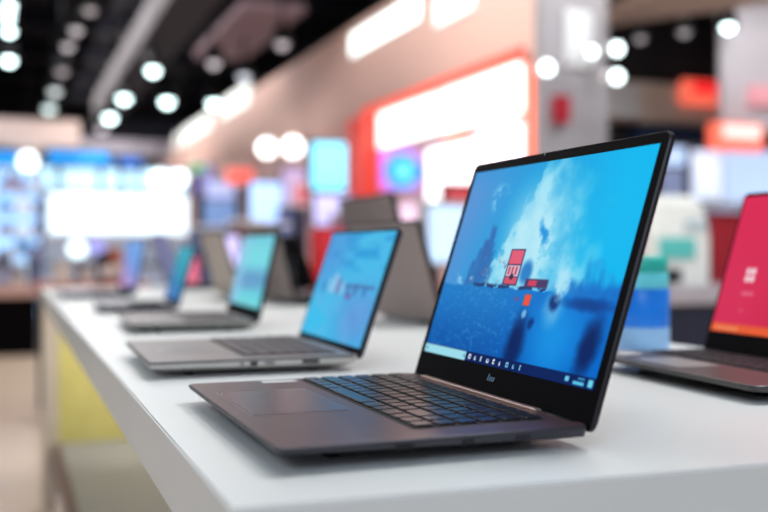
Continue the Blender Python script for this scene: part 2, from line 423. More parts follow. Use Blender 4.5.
deckR = mat('deck_gunmetal', (84, 74, 74), .4, spec=.5, metal=.2); mat('deck_gunmetal_pad', (150, 146, 146), .35)
laptop('open gunmetal laptop at the right edge with a crimson screen and white mark',
       .8924, .9375, -1.637, .340, .178, .2275, .3036, deckR, mat('side_gunmetal', (74, 70, 70), .4, metal=.3), lid1, paint=paint_crimson, res=(220, 150), es=.95, keys=(6, 15),
       keymat=mat('key_charcoal', (40, 38, 44), .55, spec=.3), kb=(-.155, .15, -.090, -.014), pad=(-.085, .01, -.160, -.100), chin=.027, mx=.0055, top=.006,
       sticker=[(-.160, -.128, -.150, -.118)], group='laptops along the back of the table', rc=.012)

taupe = mat('lid_taupe', (164, 146, 140), .5, metal=.1, var=.03)
BACK = 'laptops along the back of the table'
laptop('laptop seen from behind with a taupe lid, standing between the two nearest blue screens',
       .7992, 1.9379, 1.6979, .32, .225, .2033, .2856, mat('deck_pale', (206, 202, 198), .4), mat('side_pale', (206, 202, 198), .4), taupe, zb=.021,
       paint=grad([(120, 200, 220), (60, 170, 200)]), es=1.0, chin=.02, trim=(.011, .003), vent=True, keys=(6, 14), keymat=M_BLACK, kb=(-.14, .14, -.115, -.018), pad=(-.045, .045, -.20, -.135), group=BACK)
laptop('laptop seen from behind with a brownish grey lid, beside the teal screened laptop',
       .745, 2.775, 1.60, .33, .20, .215, .24, M_BLACK, M_BLACK, mat('lid_brown_grey', (142, 126, 120), .5), zb=.019,
       paint=grad([(20, 24, 30), (24, 26, 34)]), chin=.02, trim=(.012, .004), keys=(6, 14), keymat=M_DKMETAL, kb=(-.14, .14, -.105, -.018), pad=(-.045, .045, -.18, -.12), group=BACK)
laptop('laptop seen from behind with a beige lid, left of the teal screened laptop',
       .665, 3.12, 1.60, .33, .22, .205, .28, deck2, side2, mat('lid_beige', (206, 188, 172), .55), zb=.018,
       paint=grad([(20, 24, 30), (24, 26, 34)]), chin=.02, trim=(.004, .010), keys=(6, 14), keymat=M_BLACK, kb=(-.14, .14, -.115, -.018), pad=(-.045, .045, -.20, -.135), group=BACK)
laptop('laptop seen from behind with a lilac blue lid and black edge, past the navy laptop',
       .625, 3.93, 1.60, .33, .22, .215, .34, navy, navy, mat('lid_lilac', (160, 166, 226), .5), zb=.018,
       paint=grad([(20, 24, 30), (24, 26, 34)]), chin=.02, trim=(.004, .06), keys=(6, 14), keymat=M_BLACK, kb=(-.14, .14, -.115, -.018), pad=(-.045, .045, -.20, -.135), group=BACK)

# tablets on easel stands
def tablet(label, x, y, a, W, H, tilt, m, z0, group='tablets on stands'):
    root = empty('tablet_display', (x, y, TZ), a); tag(root, label, 'tablet', group)
    g = G(); g.box(-.06, .06, -.025, .035, 0, .008, .003); g.build('stand_base', M_DKMETAL, root)
    G().box(-.02, .02, .026, .034, .006, z0 + H * .55, .002).build('stand_post', M_DKMETAL, root)
    g = G(); hw = W / 2
    g.loft([rrect(-hw + .002, hw - .002, .002, H - .002, .008, -.011), rrect(-hw, hw, 0, H, .008, -.008), rrect(-hw, hw, 0, H, .008, -.001), rrect(-hw + .001, hw - .001, .001, H - .001, .008, 0)])
    p = g.build('panel', m, root, (0, -.02, z0), (PI / 2 - tilt, 0, 0))
    g = G(); g.box(-hw - .0004, -hw + .006, 0, H, -.0115, .0003, .0003); g.box(hw - .004, hw + .0004, 0, H, -.0115, .0003, .0003); g.box(-hw, hw, H - .005, H + .0004, -.0115, .0003, .0003)
    g.build('edge_band', M_BLACK, p)
    G().box(-hw + .01, hw - .01, .01, H - .01, .0002, .0006).build('screen', M_BEZEL, p)
    return root
tablet('tall taupe tablet display whose tilted back rises behind the harbour wallpaper laptop', 1.0, 2.65, 1.60, .42, .225, .24, taupe, .095)
tablet('black tablet propped on a stand before the red chair', .975, 3.34, 1.60, .24, .20, .36, mat('tablet_black', (3, 3, 5), .9, spec=.05), .022)
tablet('small black tablet on a stand behind the beige lid', .80, 3.62, 1.60, .10, .15, .40, M_BLACK, .01)

# blue canister near the table's back edge
p = at(645, 348, y=1.29)
root = empty('canister', (p.x - .005, p.y, TZ)); tag(root, 'blue cylindrical canister with a pale bottom band and teal cap, behind the right laptop', 'canister')
G().lathe([(.040, 0), (.042, .003), (.042, .034), (.0415, .036)]).build('bottom_band', mat('pale_blue_band', (160, 206, 250), .4), root)
G().lathe([(.0415, .036), (.042, .037), (.042, .092), (.039, .096)]).build('body', mat('cobalt_blue', (0, 132, 245), .35), root)
G().lathe([(.039, .096), (.040, .098), (.040, .118), (.038, .121)]).build('pale_label', mat('aqua_label', (110, 226, 240), .4), root)
G().lathe([(.038, .121), (.039, .123), (.039, .142), (.032, .147)]).build('cap', mat('teal_cap', (40, 190, 176), .4), root)

# ------------------------------------------------------------------ the display table
tb = empty('display_table', (.6, 2.4, 0)); tag(tb, 'long white display table with the laptops on it, thick top and low open shelf', 'table')
ox, oy = -.6, -2.4
X0, X1, Y1 = .1255, 1.035, 4.24
def tg(): return G()
g = G(); pts = [(X0, .5805), (X1, .5415), (X1, Y1), (X0, Y1)]
g.slab([(a + ox, b + oy) for a, b in pts], TZ - .06, TZ)
bmesh.ops.bevel(g.bm, geom=list(g.bm.edges), offset=.0016, segments=2, affect='EDGES')
g.build('table_top', M_WHITE, tb)
M_LEG = mat('leg_beige', (206, 190, 172), .5)
for lx, ly in ((X0 + .004, Y1 - .07), (X1 - .066, Y1 - .07), (X0 + .12, .9), (X1 - .066, .9)):
    G().box(lx + ox, lx + .06 + ox, ly + oy, ly + .06 + oy, 0, TZ - .0595, .002).build('leg', M_LEG, tb)
G().box(X0 + .066 + ox, X1 - .07 + ox, Y1 - .06 + oy, Y1 - .04 + oy, .268, TZ - .0595, .001).build('end_panel', mat('yellow_panel', (214, 200, 118), .5), tb)
sh = G().box(X0 + .072 + ox, X1 - .07 + ox, .97 + oy, Y1 - .062 + oy, .235, .268, .002).build('low_shelf', mat('shelf_grey', (168, 168, 170), .5), tb)
G().box(X0 + .050 + ox, X0 + .0725 + ox, .97 + oy, Y1 - .072 + oy, .15, .271, .001).build('shelf_rail', mat('rail_brown', (120, 96, 92), .5), tb)

# ------------------------------------------------------------------ red chair beyond the table
def chair(label, x, y, rz, h, group=None):
    r = empty('bar_chair', (x, y, 0), rz); tag(r, label, 'chair', group)
    red = mat('red_fabric', (196, 8, 26), .7, var=.12, scale=60)
    g = G(); g.loft([rrect(-.22, .22, -.05 + .02 * k, .05 + .02 * k, .045, z) for k, z in ((0, .86), (.5, .95), (1.5, 1.05), (3, h - .02))] + [rrect(-.20, .20, .02, .10, .038, h)], smooth=False)
    g.build('backrest', red, r, (0, .20, 0))
    g = G(); g.loft([rrect(-.23, .23, -.25, .25, .07, .70), rrect(-.24, .24, -.26, .26, .08, .74), rrect(-.22, .22, -.24, .24, .07, .79)]); g.build('seat', red, r)
    G().box(-.15, .15, .20, .24, .74, .90, .008).build('back_bracket', M_DKMETAL, r)
    for sx in (-1, 1):
        for sy in (-1, 1): G().cone((sx * .23, sy * .23, 0), (sx * .18, sy * .18, .71), .014, .018, 12).build('leg', M_DKMETAL, r)
    for sx in (-1, 1):
        G().cone((sx * .215, -.215, .25), (sx * .215, .215, .25), .01, seg=10).build('foot_rail', M_DKMETAL, r)
        G().cone((-.215, sx * .215, .25), (.215, sx * .215, .25), .01, seg=10).build('foot_rail', M_DKMETAL, r)
    return r
chair('red fabric bar chair standing beyond the table, behind the second laptop', 1.46, 4.05, -.25, 1.155)
# ------------------------------------------------------------------ setting
M_FLOOR = mat('floor_beige', (232, 210, 188), .22, spec=.5, var=.04, scale=1.2)
M_CEIL = mat('ceiling_dark', (4, 4, 10), .9, spec=.1, var=.3, scale=3)
struct(G().box(-14, 16, -4, 31, -.1, 0).build('floor', M_FLOOR))
g = G(); g.box(-14, 16, -4, 31, 5.0, 5.1); struct(g.build('ceiling', M_CEIL))
struct(G().box(-14, 16, 30, 30.2, 0, 5.0).build('wall_far', mat('far_wall_dark', (20, 24, 40), .8)))
WX = 4.3
struct(G().box(WX, WX + .2, 7.4, 29.9, 0, 2.72).build('wall_right', mat('store_wall', (228, 190, 186), .6)))
struct(G().box(WX + 1.2, 12.8, 10.2, 10.4, 0, 5.0).build('wall_back', mat('back_wall_dark', (24, 22, 26), .8)))

# ceiling services
g = G()
for k in range(9): g.box(-6, 16, 4 + k * 2.6, 4.12 + k * 2.6, 4.75, 5.0)
struct(g.build('trim_1', M_CEIL))
b = at(195, 0, x=2.05)
struct(G().box(1.72, 2.28, 9, 21.9, 3.92, 4.35).build('trim_2', mat('beam_grey', (44, 41, 45), .85, spec=.2)))
tag(G().box(2.75, 3.55, 12, 15.5, 4.10, 4.2).build('ceiling_raft', mat('raft_mauve', (120, 100, 108), .8)), 'mauve acoustic panel hanging by the ceiling beam', 'ceiling panel')
for yy in (12.5, 15): pass
struct(G().box(2.75, 3.55, 9.0, 11.2, 4.30, 5.0).build('trim_3', mat('duct_brown', (52, 40, 42), .8)))
o = bpy.data.objects['ceiling_raft']
for ix, (xx, yy) in enumerate(((2.85, 12.2), (3.45, 12.2), (2.85, 15.3), (3.45, 15.3))):
    G().cone((xx, yy, 4.19), (xx, yy, 5.0), .008, seg=8).build('hanger_rod', M_DKMETAL, o)

# storefront band on the right wall
M_FASC = mat('fascia_peach', (236, 196, 182), .6, var=.02)
struct(G().box(WX - .12, WX + .2, 7.2, 29.9, 2.72, 3.98).build('trim_4', M_FASC))
struct(G().box(WX - .02, WX + 8, 7.2, 29.9, 3.98, 4.1).build('trim_5', M_CEIL))
def wall_panel(name, label, cat, u0, u1, v0, v1, rgb, es, frame=None, depth=.05, off=.12, group=None, front=WX, bev=.01):
    """lit box fixed on the storefront plane"""
    xx = front - off
    a = at(u0, (v0 + v1) / 2, x=xx - depth); b_ = at(u1, (v0 + v1) / 2, x=xx - depth); m_ = at((u0 + u1) / 2, v0, x=xx - depth); n_ = at((u0 + u1) / 2, v1, x=xx - depth)
    y0, y1 = min(a.y, b_.y), max(a.y, b_.y); z0, z1 = n_.z, m_.z
    r = empty(name, (xx, (y0 + y1) / 2, z0)); tag(r, label, cat, group)
    hy, hz = (y1 - y0) / 2, z1 - z0
    G().box(-depth + .01, .0008, -hy, hy, 0, hz, min(bev, hz / 4)).build('housing', frame or M_GREYP, r)
    G().box(-depth - .004, -depth + .012, -hy + .02, hy - .02, .02, hz - .02, .003).build('lit_face', mat('lit_%d_%d_%d_%d' % (*rgb, round(es * 100)), rgb, .4, emit=rgb, es=es), r)
    return r
M_REDP = mat('red_paint', (222, 40, 34), .5)
M_WHITEP = mat('white_paint', (225, 225, 228), .6)

# big lit sign boards of the storefront
wall_panel('sign_board', 'glowing white storefront sign board, wide upper one under the peach fascia', 'sign', 440, 523, 72, 124, (255, 250, 246), 2.4, M_WHITEP, group='storefront sign boards', off=0)
wall_panel('sign_board', 'glowing white storefront sign board left of the wide one, above the blue hexagon screen', 'sign', 378, 438, 100, 142, (255, 246, 240), 2.4, M_WHITEP, group='storefront sign boards', off=0)
wall_panel('sign_board', 'glowing white lower storefront board right of the blue hexagon screen', 'sign', 426, 474, 143, 200, (255, 248, 250), 2.0, M_WHITEP, group='storefront sign boards', off=0)
wall_panel('sign_board', 'glowing white lower storefront board cut by the main laptop lid', 'sign', 476, 523, 126, 200, (255, 240, 248), 2.2, M_WHITEP, group='storefront sign boards', off=0)
wall_panel('poster', 'orange poster between the white storefront boards', 'poster', 444, 466, 131, 142, (240, 140, 100), .9, M_REDP, off=0)
wall_panel('poster', 'pink lit poster under the blue hexagon screen', 'poster', 378, 424, 203, 234, (242, 208, 230), .95, M_WHITEP, off=0)
wall_panel('poster', 'orange and cream lit strip at the right end of the storefront', 'poster', 526, 539, 60, 200, (250, 110, 70), 1.15, M_REDP, off=0)
# red pilasters
for u0, u1, z1, lab in ((356, 372, 2.72, 'red pilaster at the left end of the lit storefront'), ):
    a = at(u0, 160, x=WX - .1); b_ = at(u1, 160, x=WX - .1)
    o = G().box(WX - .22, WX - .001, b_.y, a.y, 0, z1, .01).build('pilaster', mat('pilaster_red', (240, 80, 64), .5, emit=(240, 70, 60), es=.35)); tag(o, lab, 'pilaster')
# blue hexagon screen
a = at(402, 171, x=WX - .3)
root = empty('hexagon_screen', (a.x, a.y, a.z)); tag(root, 'blue hexagonal screen with lilac backing by the red pilaster', 'screen')
def hexa(r, yy): return [(r * math.cos(PI / 3 * k), yy, r * math.sin(PI / 3 * k)) for k in range(6)]
G().loft([hexa(.215, -.03), hexa(.215, .03)]).build('panel', mat('hex_blue', (0, 130, 220), .3, emit=(0, 140, 222), es=.95), root)
G().loft([hexa(.09, -.04), hexa(.09, -.028)]).build('bright_center', mat('hex_glow', (90, 190, 245), .3, emit=(60, 180, 240), es=.95), root)
G().box(-.235, .20, .032, .06, -.20, .24, .02).build('backing', mat('hex_lilac', (200, 110, 220), .4, emit=(206, 120, 226), es=.8), root)
G().box(.15, .3004, .0, .05, -.05, .05).build('wall_bracket', M_DKMETAL, root)

# added red glow strip under the fascia, put in to redden the main deck
a = at(528, 62, x=WX - .1); b_ = at(366, 110, x=WX - .1)
root = empty('lit_trim', (WX - .12, (a.y + b_.y) / 2, 2.715)); tag(root, 'red glowing trim strip along the bottom of the peach fascia', 'light strip')
hy = (b_.y - a.y) / 2
G().box(-.04, .0, -hy, hy, 0, .10, .01).build('housing', M_REDP, root)
G().box(-.048, -.036, -hy + .02, hy - .02, .01, .09).build('lit_face', mat('red_glow', (255, 70, 50), .4, emit=(255, 78, 56), es=.85), root)

# bright light strips on the fascia
for u0, u1, v0, v1, es, lab in ((352, 422, 2, 50, 2.2, 'long glowing light panel on the upper edge of the peach fascia'), (436, 476, -12, 18, 1.1, 'glowing light panel cut by the top of the picture on the fascia'),
                                (222, 250, 88, 116, .85, 'small glowing light panel halfway along the fascia'), (176, 212, 116, 146, .75, 'glowing light panel at the far end of the fascia')):
    xx = WX - .13
    a = at(u0, 0, x=xx); b_ = at(u1, 0, x=xx)
    zc = at((u0 + u1) / 2, (v0 + v1) / 2, x=xx).z; zh = .17 if u0 > 340 else .22
    r = empty('wall_light', (xx, (a.y + b_.y) / 2, zc)); tag(r, lab, 'light', 'light panels on the fascia')
    hy = abs(a.y - b_.y) / 2
    G().box(-.02, .02, -hy, hy, -zh, zh, .01).build('frame', M_WHITEP, r)
    G().box(-.03, -.018, -hy + .03, hy - .03, -zh + .03, zh - .03).build('diffuser', mat('panel_light_%d' % (es * 10), (245, 255, 248), .4, emit=(245, 255, 248), es=es), r)

# spot lights hanging under the ceiling
def spot(u, v, zl, rad, es, label, rgb=(225, 255, 255)):
    d = (zl - EYE) * 975 / (250 - v); t = (u - 384) / 975.
    x, y = (SN + CS * t) * d, (CS - SN * t) * d
    r = empty('spotlight', (x, y, zl)); tag(r, label, 'ceiling light', 'ceiling spotlights')
    G().cone((0, 0, .005), (0, 0, .22), rad * 1.08, rad * .8).build('housing', M_BLACK, r)
    G().ball((0, 0, .012), rad * .66, rad * .66, rad * .7, 20).build('lens', mat('spot_%d_%d_%d_%d' % (*rgb, es * 10), rgb, .3, emit=rgb, es=es * 1.25), r)
    G().cone((0, 0, .21), (0, 0, 5.0 - zl), .02, seg=10).build('stem', M_BLACK, r)
Z = 3.55
dim = (190, 185, 190)
for u, v, rr, es, lab, col in (
    (9, 6, .085, 7, 'topmost bright ceiling spotlight of the stack at the left edge', None), (8, 17, .085, 6.5, 'second bright ceiling spotlight of the stack at the left edge', None),
    (9, 31, .09, 7.5, 'third bright ceiling spotlight of the stack at the left edge', None), (9, 60, .11, 8, 'lowest bright ceiling spotlight at the left edge', None),
    (76, 30, .10, 1.1, 'dim ceiling spotlight, upper of a close pair over the dark ceiling', dim), (68, 46, .10, 1.2, 'dim ceiling spotlight, lower of a close pair over the dark ceiling', dim),
    (90, 10, .09, .5, 'very dim ceiling spotlight near the top left of the dark ceiling', dim), (62, 71, .12, .5, 'very dim ceiling spotlight between two dim pairs', dim),
    (55, 91, .13, 1.6, 'dim ceiling spotlight above the beige fascia, higher of two', (200, 210, 210)), (49, 108, .15, 2.2, 'pale ceiling spotlight against the beige fascia', (200, 220, 220)),
    (124, 98, .14, 6.5, 'bright ceiling spotlight left of the grey beam', None), (110, 117, .16, 6.5, 'bright ceiling spotlight lowest beside the grey beam', None),
    (153, 70, .125, 6.5, 'bright ceiling spotlight right of the grey beam, highest of a pair', None), (167, 101, .15, 6.5, 'bright ceiling spotlight right of the grey beam, lower of a pair', None),
    (214, 63, .12, 1.3, 'dim ringed ceiling spotlight under the mauve panel', dim), (244, 76, .125, 1.8, 'dim ceiling spotlight near the fascia edge', (180, 185, 195)),
    (214, 103, .15, 6.0, 'bright ceiling spotlight just left of the fascia', None), (282, 44, .11, 1.0, 'dim ceiling spotlight high beside the fascia edge', dim), (102, 128, .17, 1.2, 'faint ceiling spotlight at the foot of the grey beam', dim)):
    spot(u, v, Z, rr, es, lab, col or (225, 255, 255))
spot(728, 27, 3.3, .085, 8, 'single bright ceiling spotlight at the top right above the grey wall panel')
spot(684, 32, 3.3, .09, .5, 'dim ceiling spotlight right of centre in the dark ceiling gap', dim)
spot(640, 38, 3.3, .09, .45, 'dim ceiling spotlight at the left of the dark ceiling gap', dim)

# wall lamps under the fascia
for u, v, lab in ((267, 148, 'left round white lamp of a pair under the fascia'), (293, 147, 'right round white lamp of a pair under the fascia')):
    a = at(u, v, x=WX - .5)
    r = empty('wall_lamp', (a.x, a.y, a.z)); tag(r, lab, 'lamp', 'round lamps under the fascia')
    G().ball((0, 0, 0), .14).build('globe', mat('globe_white', (255, 255, 255), .4, emit=(255, 255, 255), es=4.), r)
    G().cone((.12, 0, 0), (.50, 0, 0), .03, seg=12).build('arm', M_DKMETAL, r)

# ------------------------------------------------------------------ displays along the far half of the right wall
def stand_screen(label, u0, u1, v0, v1, y, rgb, es, cat='screen', group='screens on stands', m_frame=None):
    a = at(u0, v0, y=y); b_ = at(u1, v1, y=y)
    w, h = abs(b_.x - a.x), abs(a.z - b_.z); cx = (a.x + b_.x) / 2
    r = empty('display_screen', (cx, y, 0)); tag(r, label, cat, group)
    G().box(-w / 2 - .03, w / 2 + .03, .0, .07, b_.z - .03, a.z + .03, .012).build('frame', m_frame or M_BLACK, r)
    G().box(-w / 2, w / 2, -.006, .004, b_.z, a.z, .002).build('panel', mat('scr_%d_%d_%d_%d' % (*rgb, es * 100), rgb, .3, emit=rgb, es=es), r)
    G().box(-.05, .05, .03, .09, .02, b_.z, .01).build('post', M_DKMETAL, r)
    G().box(-w * .3 - .1, w * .3 + .1, -.15, .25, 0, .03, .008).build('foot', M_DKMETAL, r)
    return r
SCR = [('cyan and white glowing screen left of the red pilaster', 312, 346, 142, 190, 11.0, (120, 220, 250), 1.5),
       ('pale blue glowing screen above the red chair', 250, 282, 182, 222, 12.0, (170, 205, 255), 1.25),
       ('lilac screen between the pale blue screen and the cyan one', 282, 306, 168, 226, 13.0, (196, 176, 220), .75),
       ('deep blue screen low behind the beige lid', 204, 236, 200, 232, 12.4, (110, 140, 190), .65),
       ('pale lilac screen in the gap above the teal screened laptop', 206, 240, 180, 214, 14.2, (170, 180, 225), .9),
       ('pale lilac low screen left of the red chair', 314, 350, 194, 226, 10.6, (186, 186, 232), .9),
       ('violet screen at the far end beside the bright display wall', 192, 212, 165, 196, 15.6, (150, 140, 215), .9)]
for s_ in SCR: stand_screen(*s_)
def sign_on_post(label, u0, u1, v0, v1, y, rgb, es):
    r = stand_screen(label, u0, u1, v0, v1, y, rgb, es, 'sign', 'coloured store signs', M_WHITEP); r.name = 'store_sign'
sign_on_post('coral red lit sign above the far displays', 226, 254, 168, 184, 13.4, (236, 96, 84), .95)
sign_on_post('small green sign at the far end under the fascia', 190, 206, 164, 172, 14.6, (60, 160, 90), .6)
sign_on_post('small crimson sign with dark blue surround beside the cyan screen', 297, 305, 184, 204, 10.6, (190, 30, 60), .7)
def shopper_unit(label, u0, u1, v0, v1, y, rgb, name='display_cabinet', cat='cabinet', group='product cabinets'):
    a = at(u0, v0, y=y); b_ = at(u1, v1, y=y); w = abs(b_.x - a.x); cx = (a.x + b_.x) / 2
    r = empty(name, (cx, y, 0)); tag(r, label, cat, group)
    m = mat('cab_%d_%d_%d' % rgb, rgb, .6)
    G().box(-w / 2, w / 2, 0, .5, .08, a.z, .015).build('body', m, r)
    G().box(-w / 2 + .03, w / 2 - .03, .04, .46, 0, .08).build('plinth', M_BLACK, r)
    G().box(-w / 2 - .02, w / 2 + .02, -.02, .52, a.z, a.z + .03, .006).build('top', M_WHITEP, r)
    for k in range(3): G().box(-w / 2 + .03, w / 2 - .03, -.02, 0, .18 + k * (a.z - .2) / 3, .20 + k * (a.z - .2) / 3 + .02).build('shelf_edge', M_DKMETAL, r)
shopper_unit('navy product cabinet left of the lilac screen', 288, 308, 206, 240, 11.3, (90, 100, 150))
shopper_unit('mauve product cabinet right of the low lilac screen', 345, 372, 214, 240, 9.8, (150, 110, 130))
shopper_unit('slate product cabinet under the pale lilac screen', 196, 232, 228, 260, 11.2, (70, 88, 132))
shopper_unit('brown product cabinet under the pale blue screen', 238, 262, 222, 260, 10.2, (120, 96, 100))
shopper_unit('grey blue product cabinet behind the brownish lid', 263, 288, 226, 260, 9.4, (110, 130, 190))


# ------------------------------------------------------------------ far end
yf = 19.0
def far_box(name, label, cat, u0, u1, v0, v1, y, depth, rgb, rough=.6, es=0, group=None, kind=None):
    a = at(u0, v0, y=y); b_ = at(u1, v1, y=y)
    m = mat('far_%d_%d_%d_%d' % (*rgb, es * 100), rgb, rough, emit=rgb if es else None, es=es)
    o = G().box(a.x, b_.x, y, y + depth, b_.z, a.z, .01).build(name, m)
    if kind: struct(o)
    else: tag(o, label, cat, group)
    return o
far_box('trim_6', '', '', -260, 80, 106, 146, 17, 5.0, (222, 196, 184), kind=1)
far_box('trim_7', '', '', 80, 172, 138, 157, 18.5, 3.5, (176, 170, 180), kind=1)
far_box('trim_8', '', '', -260, 172, 157, 168, 19, 3.0, (60, 110, 170), kind=1)
def lit_wall(name, label, u0, u1, v0, v1, y, rgb, es, cat, group=None, cols=1, depth=.12, back=None):
    a = at(u0, v0, y=y); b_ = at(u1, v1, y=y); w = (b_.x - a.x); h = a.z - b_.z
    r = empty(name, ((a.x + b_.x) / 2, y, b_.z)); tag(r, label, cat, group)
    G().box(-w / 2 - .04, w / 2 + .04, .01, depth, -.04, h + .04, .015).build('housing', back or M_GREYP, r)
    for k in range(cols):
        G().box(-w / 2 + k * w / cols + .01, -w / 2 + (k + 1) * w / cols - .01, -.01, .012, 0, h, .003).build('lit_panel', mat('lw_%d_%d_%d_%d' % (*rgb, es * 100), rgb, .4, emit=rgb, es=es), r)
    if b_.z > .3:
        for sx in (-1, 1): G().box(sx * w * .35 - .04, sx * w * .35 + .04, .03, depth - .01, -b_.z, -.02).build('support', M_DKMETAL, r)
    return r
lit_wall('lit_banner', 'bright blue lit banner strip over the far display wall', 48, 110, 151, 164, 17.8, (0, 150, 236), 1.0, 'banner', 'lit banners', back=M_DKMETAL)
lit_wall('lit_banner', 'blue lit banner strip at the left edge above the shelves', -60, 18, 150, 164, 17.8, (0, 140, 226), 1.0, 'banner', 'lit banners', back=M_DKMETAL)
lit_wall('lit_banner', 'dark blue banner strip left of the light panel at the fascia end', 118, 142, 157, 166, 17.8, (10, 90, 180), .9, 'banner', 'lit banners', back=M_DKMETAL)
lit_wall('display_wall', 'big glowing white display wall at the far end of the hall', 48, 188, 193, 234, 17.4, (226, 244, 255), 1.25, 'display', None, cols=2)
lit_wall('light_box', 'pale cyan light box behind and above the big white display wall', -6, 186, 166, 191, 18.0, (190, 232, 252), 1.25, 'display', None, cols=3)
for u, v, lab, rr in ((28, 161, 'round white lamp over the left shelves at the far end',  .15), (160, 178, 'left round white lamp over the far display wall', .13), (180, 178, 'right round white lamp over the far display wall', .13)):
    a = at(u, v, y=17.6); r = empty('globe_lamp', (a.x, a.y, a.z)); tag(r, lab, 'lamp', 'globe lamps at the far end')
    G().ball((0, 0, 0), rr).build('globe', mat('globe_cool', (245, 252, 255), .4, emit=(240, 252, 255), es=3.5), r)
    G().cone((0, 0, rr * .9), (0, 0, 5 - a.z), .015, seg=8).build('cord', M_BLACK, r)
# shelving with lit products, left edge
a0 = at(-120, 168, y=15.5); a1 = at(42, 300, y=15.5)
r = empty('shelf_unit', ((a0.x + a1.x) / 2, 15.5, 0)); tag(r, 'tall pale blue lit shelf unit with products at the left edge', 'shelf')
w = a1.x - a0.x
G().box(-w / 2, w / 2, .40, .45, 0, a0.z, .005).build('back_panel', mat('shelf_backlit', (170, 214, 246), .5, emit=(170, 215, 248), es=1.1), r)
for sx in (-1, 1): G().box(sx * w / 2 - .03, sx * w / 2 + .03, 0, .45, 0, a0.z).build('side_panel', mat('shelf_navy', (60, 84, 130), .5), r)
for k in range(6):
    z = at(0, 168 + k * 22, y=15.5).z
    if z > .1: G().box(-w / 2, w / 2, 0, .42, z - .04, z, .004).build('shelf', mat('shelf_white_blue', (214, 230, 244), .5), r)
rng = random.Random(5)
cols_ = [(235, 244, 252), (120, 180, 235), (60, 100, 160), (210, 226, 240), (150, 160, 200), (90, 120, 170)]
words = ['white', 'sky blue', 'navy', 'pale', 'lilac', 'steel blue']
spots_ = ['leftmost', 'second', 'third', 'fourth', 'rightmost']
for k, rowname in ((1, 'top'), (2, 'second'), (3, 'third'), (4, 'lowest')):
    z = at(0, 168 + k * 22, y=15.5).z
    for j in range(5):
        u = 0 + j * 8.4; a = at(u + 2, 0, y=15.6); ci = rng.randrange(6); h = .12 + .15 * rng.random()
        rr = empty('product_box', (a.x, 15.62, z)); tag(rr, '%s %s product box on the %s row of the lit shelf unit' % (spots_[j], words[ci], rowname), 'box', 'product boxes on the lit shelf')
        G().box(-.055, .055, -.08, .08, 0, h, .006).build('carton', mat('prod_%d' % ci, cols_[ci], .5), rr)
        G().box(-.05, .05, -.083, -.078, h * .3, h * .6).build('label_band', mat('prod_band_%d' % (ci % 3), [(250, 250, 250), (40, 60, 100), (200, 120, 90)][ci % 3], .5), rr)

# black counter left
yq = 10.4
r = empty('counter', (-.9, yq, 0)); tag(r, 'low black counter with a pinkish beige top, left edge beyond the table', 'counter')
ax = at(38, 297, y=yq).x; zt = at(20, 297, y=yq).z
G().box(-1.6, ax + .9, 0, .9, .0, zt, .01).build('body', mat('matte_black', (8, 6, 8), .95, spec=.05), r)
G().box(-1.6, ax + .9, -.03, .93, zt, zt + .11, .012).build('top', mat('counter_blush', (190, 152, 142), .4), r)
for u, h, wd, rgb, lab in ((4, .36, .16, (150, 158, 190), 'tall grey blue appliance box on the black counter, leftmost'), (18, .22, .14, (206, 190, 178), 'beige appliance box on the black counter, middle'), (33, .30, .12, (96, 92, 116), 'dark slate appliance box on the black counter, rightmost'), (-8, .3, .1, (190, 190, 200), 'pale appliance box cut by the left edge on the black counter')):
    xx = at(u, 280, y=yq + .4).x
    q = empty('appliance_box', (xx, yq + .4, zt + .11)); tag(q, lab, 'box', 'appliances on the black counter')
    G().box(-wd / 2, wd / 2, -.1, .1, 0, h, .02).build('body', mat('appl_%d_%d_%d' % rgb, rgb, .5), q)
    G().box(-wd / 2 + .02, wd / 2 - .02, -.104, -.098, h * .45, h * .85).build('front_panel', mat('appl_front', (60, 64, 80), .3), q)

# wooden side table just past the display table and what stands on it
yw = 6.2
za = at(90, 284, y=yw).z
r = empty('side_table', (at(95, 280, y=yw).x, yw, 0)); tag(r, 'reddish brown wooden table beyond the far end of the white table', 'table')
hw_ = (at(155, 280, y=yw).x - at(44, 280, y=yw).x) / 2
G().box(-hw_, hw_, 0, .8, za - .05, za, .008).build('table_top', mat('wood_red', (176, 106, 88), .5, var=.15, scale=14), r)
for sx in (-1, 1):
    for yy in (.04, .70): G().box(sx * (hw_ - .05) - .03, sx * (hw_ - .05) + .03, yy, yy + .06, 0, za - .05).build('leg', M_DKMETAL, r)
def on_side(name, u, label, cat, build):
    a = at(u, 280, y=yw + .3); q = empty(name, (a.x, yw + .3, za)); tag(q, label, cat, 'things on the wooden side table'); build(q)
def ring_light(q, rgb, es, z, rr):
    G().cone((0, 0, 0), (0, 0, .015), .06, .055).build('foot', M_BLACK, q)
    G().cone((0, 0, .012), (0, 0, z), .008, seg=10).build('stem', M_BLACK, q)
    G().cone((0, -.02, z), (0, .0, z), rr, rr).build('lamp_disc', mat('disc_%d_%d_%d' % rgb, rgb, .3, emit=rgb, es=es), q)
on_side('disc_lamp', 77, 'round white glowing disc lamp beyond the far end of the white table', 'lamp', lambda q: ring_light(q, (225, 248, 255), 1.6, at(77, 249, y=yw + .3).z - za, .06))
on_side('disc_lamp', 97, 'round lilac disc lamp right of the white glowing one', 'lamp', lambda q: ring_light(q, (150, 150, 225), .9, at(97, 247, y=yw + .3).z - za, .05))
def small_box(rgb, w, h):
    def f(q):
        G().box(-w / 2, w / 2, -.05, .05, 0, h, .008).build('carton', mat('sb_%d_%d_%d' % rgb, rgb, .5), q)
        G().box(-w / 2 + .006, w / 2 - .006, -.053, -.049, h * .2, h * .5).build('label_band', mat('sb_band', (226, 214, 206), .5), q)
    return f
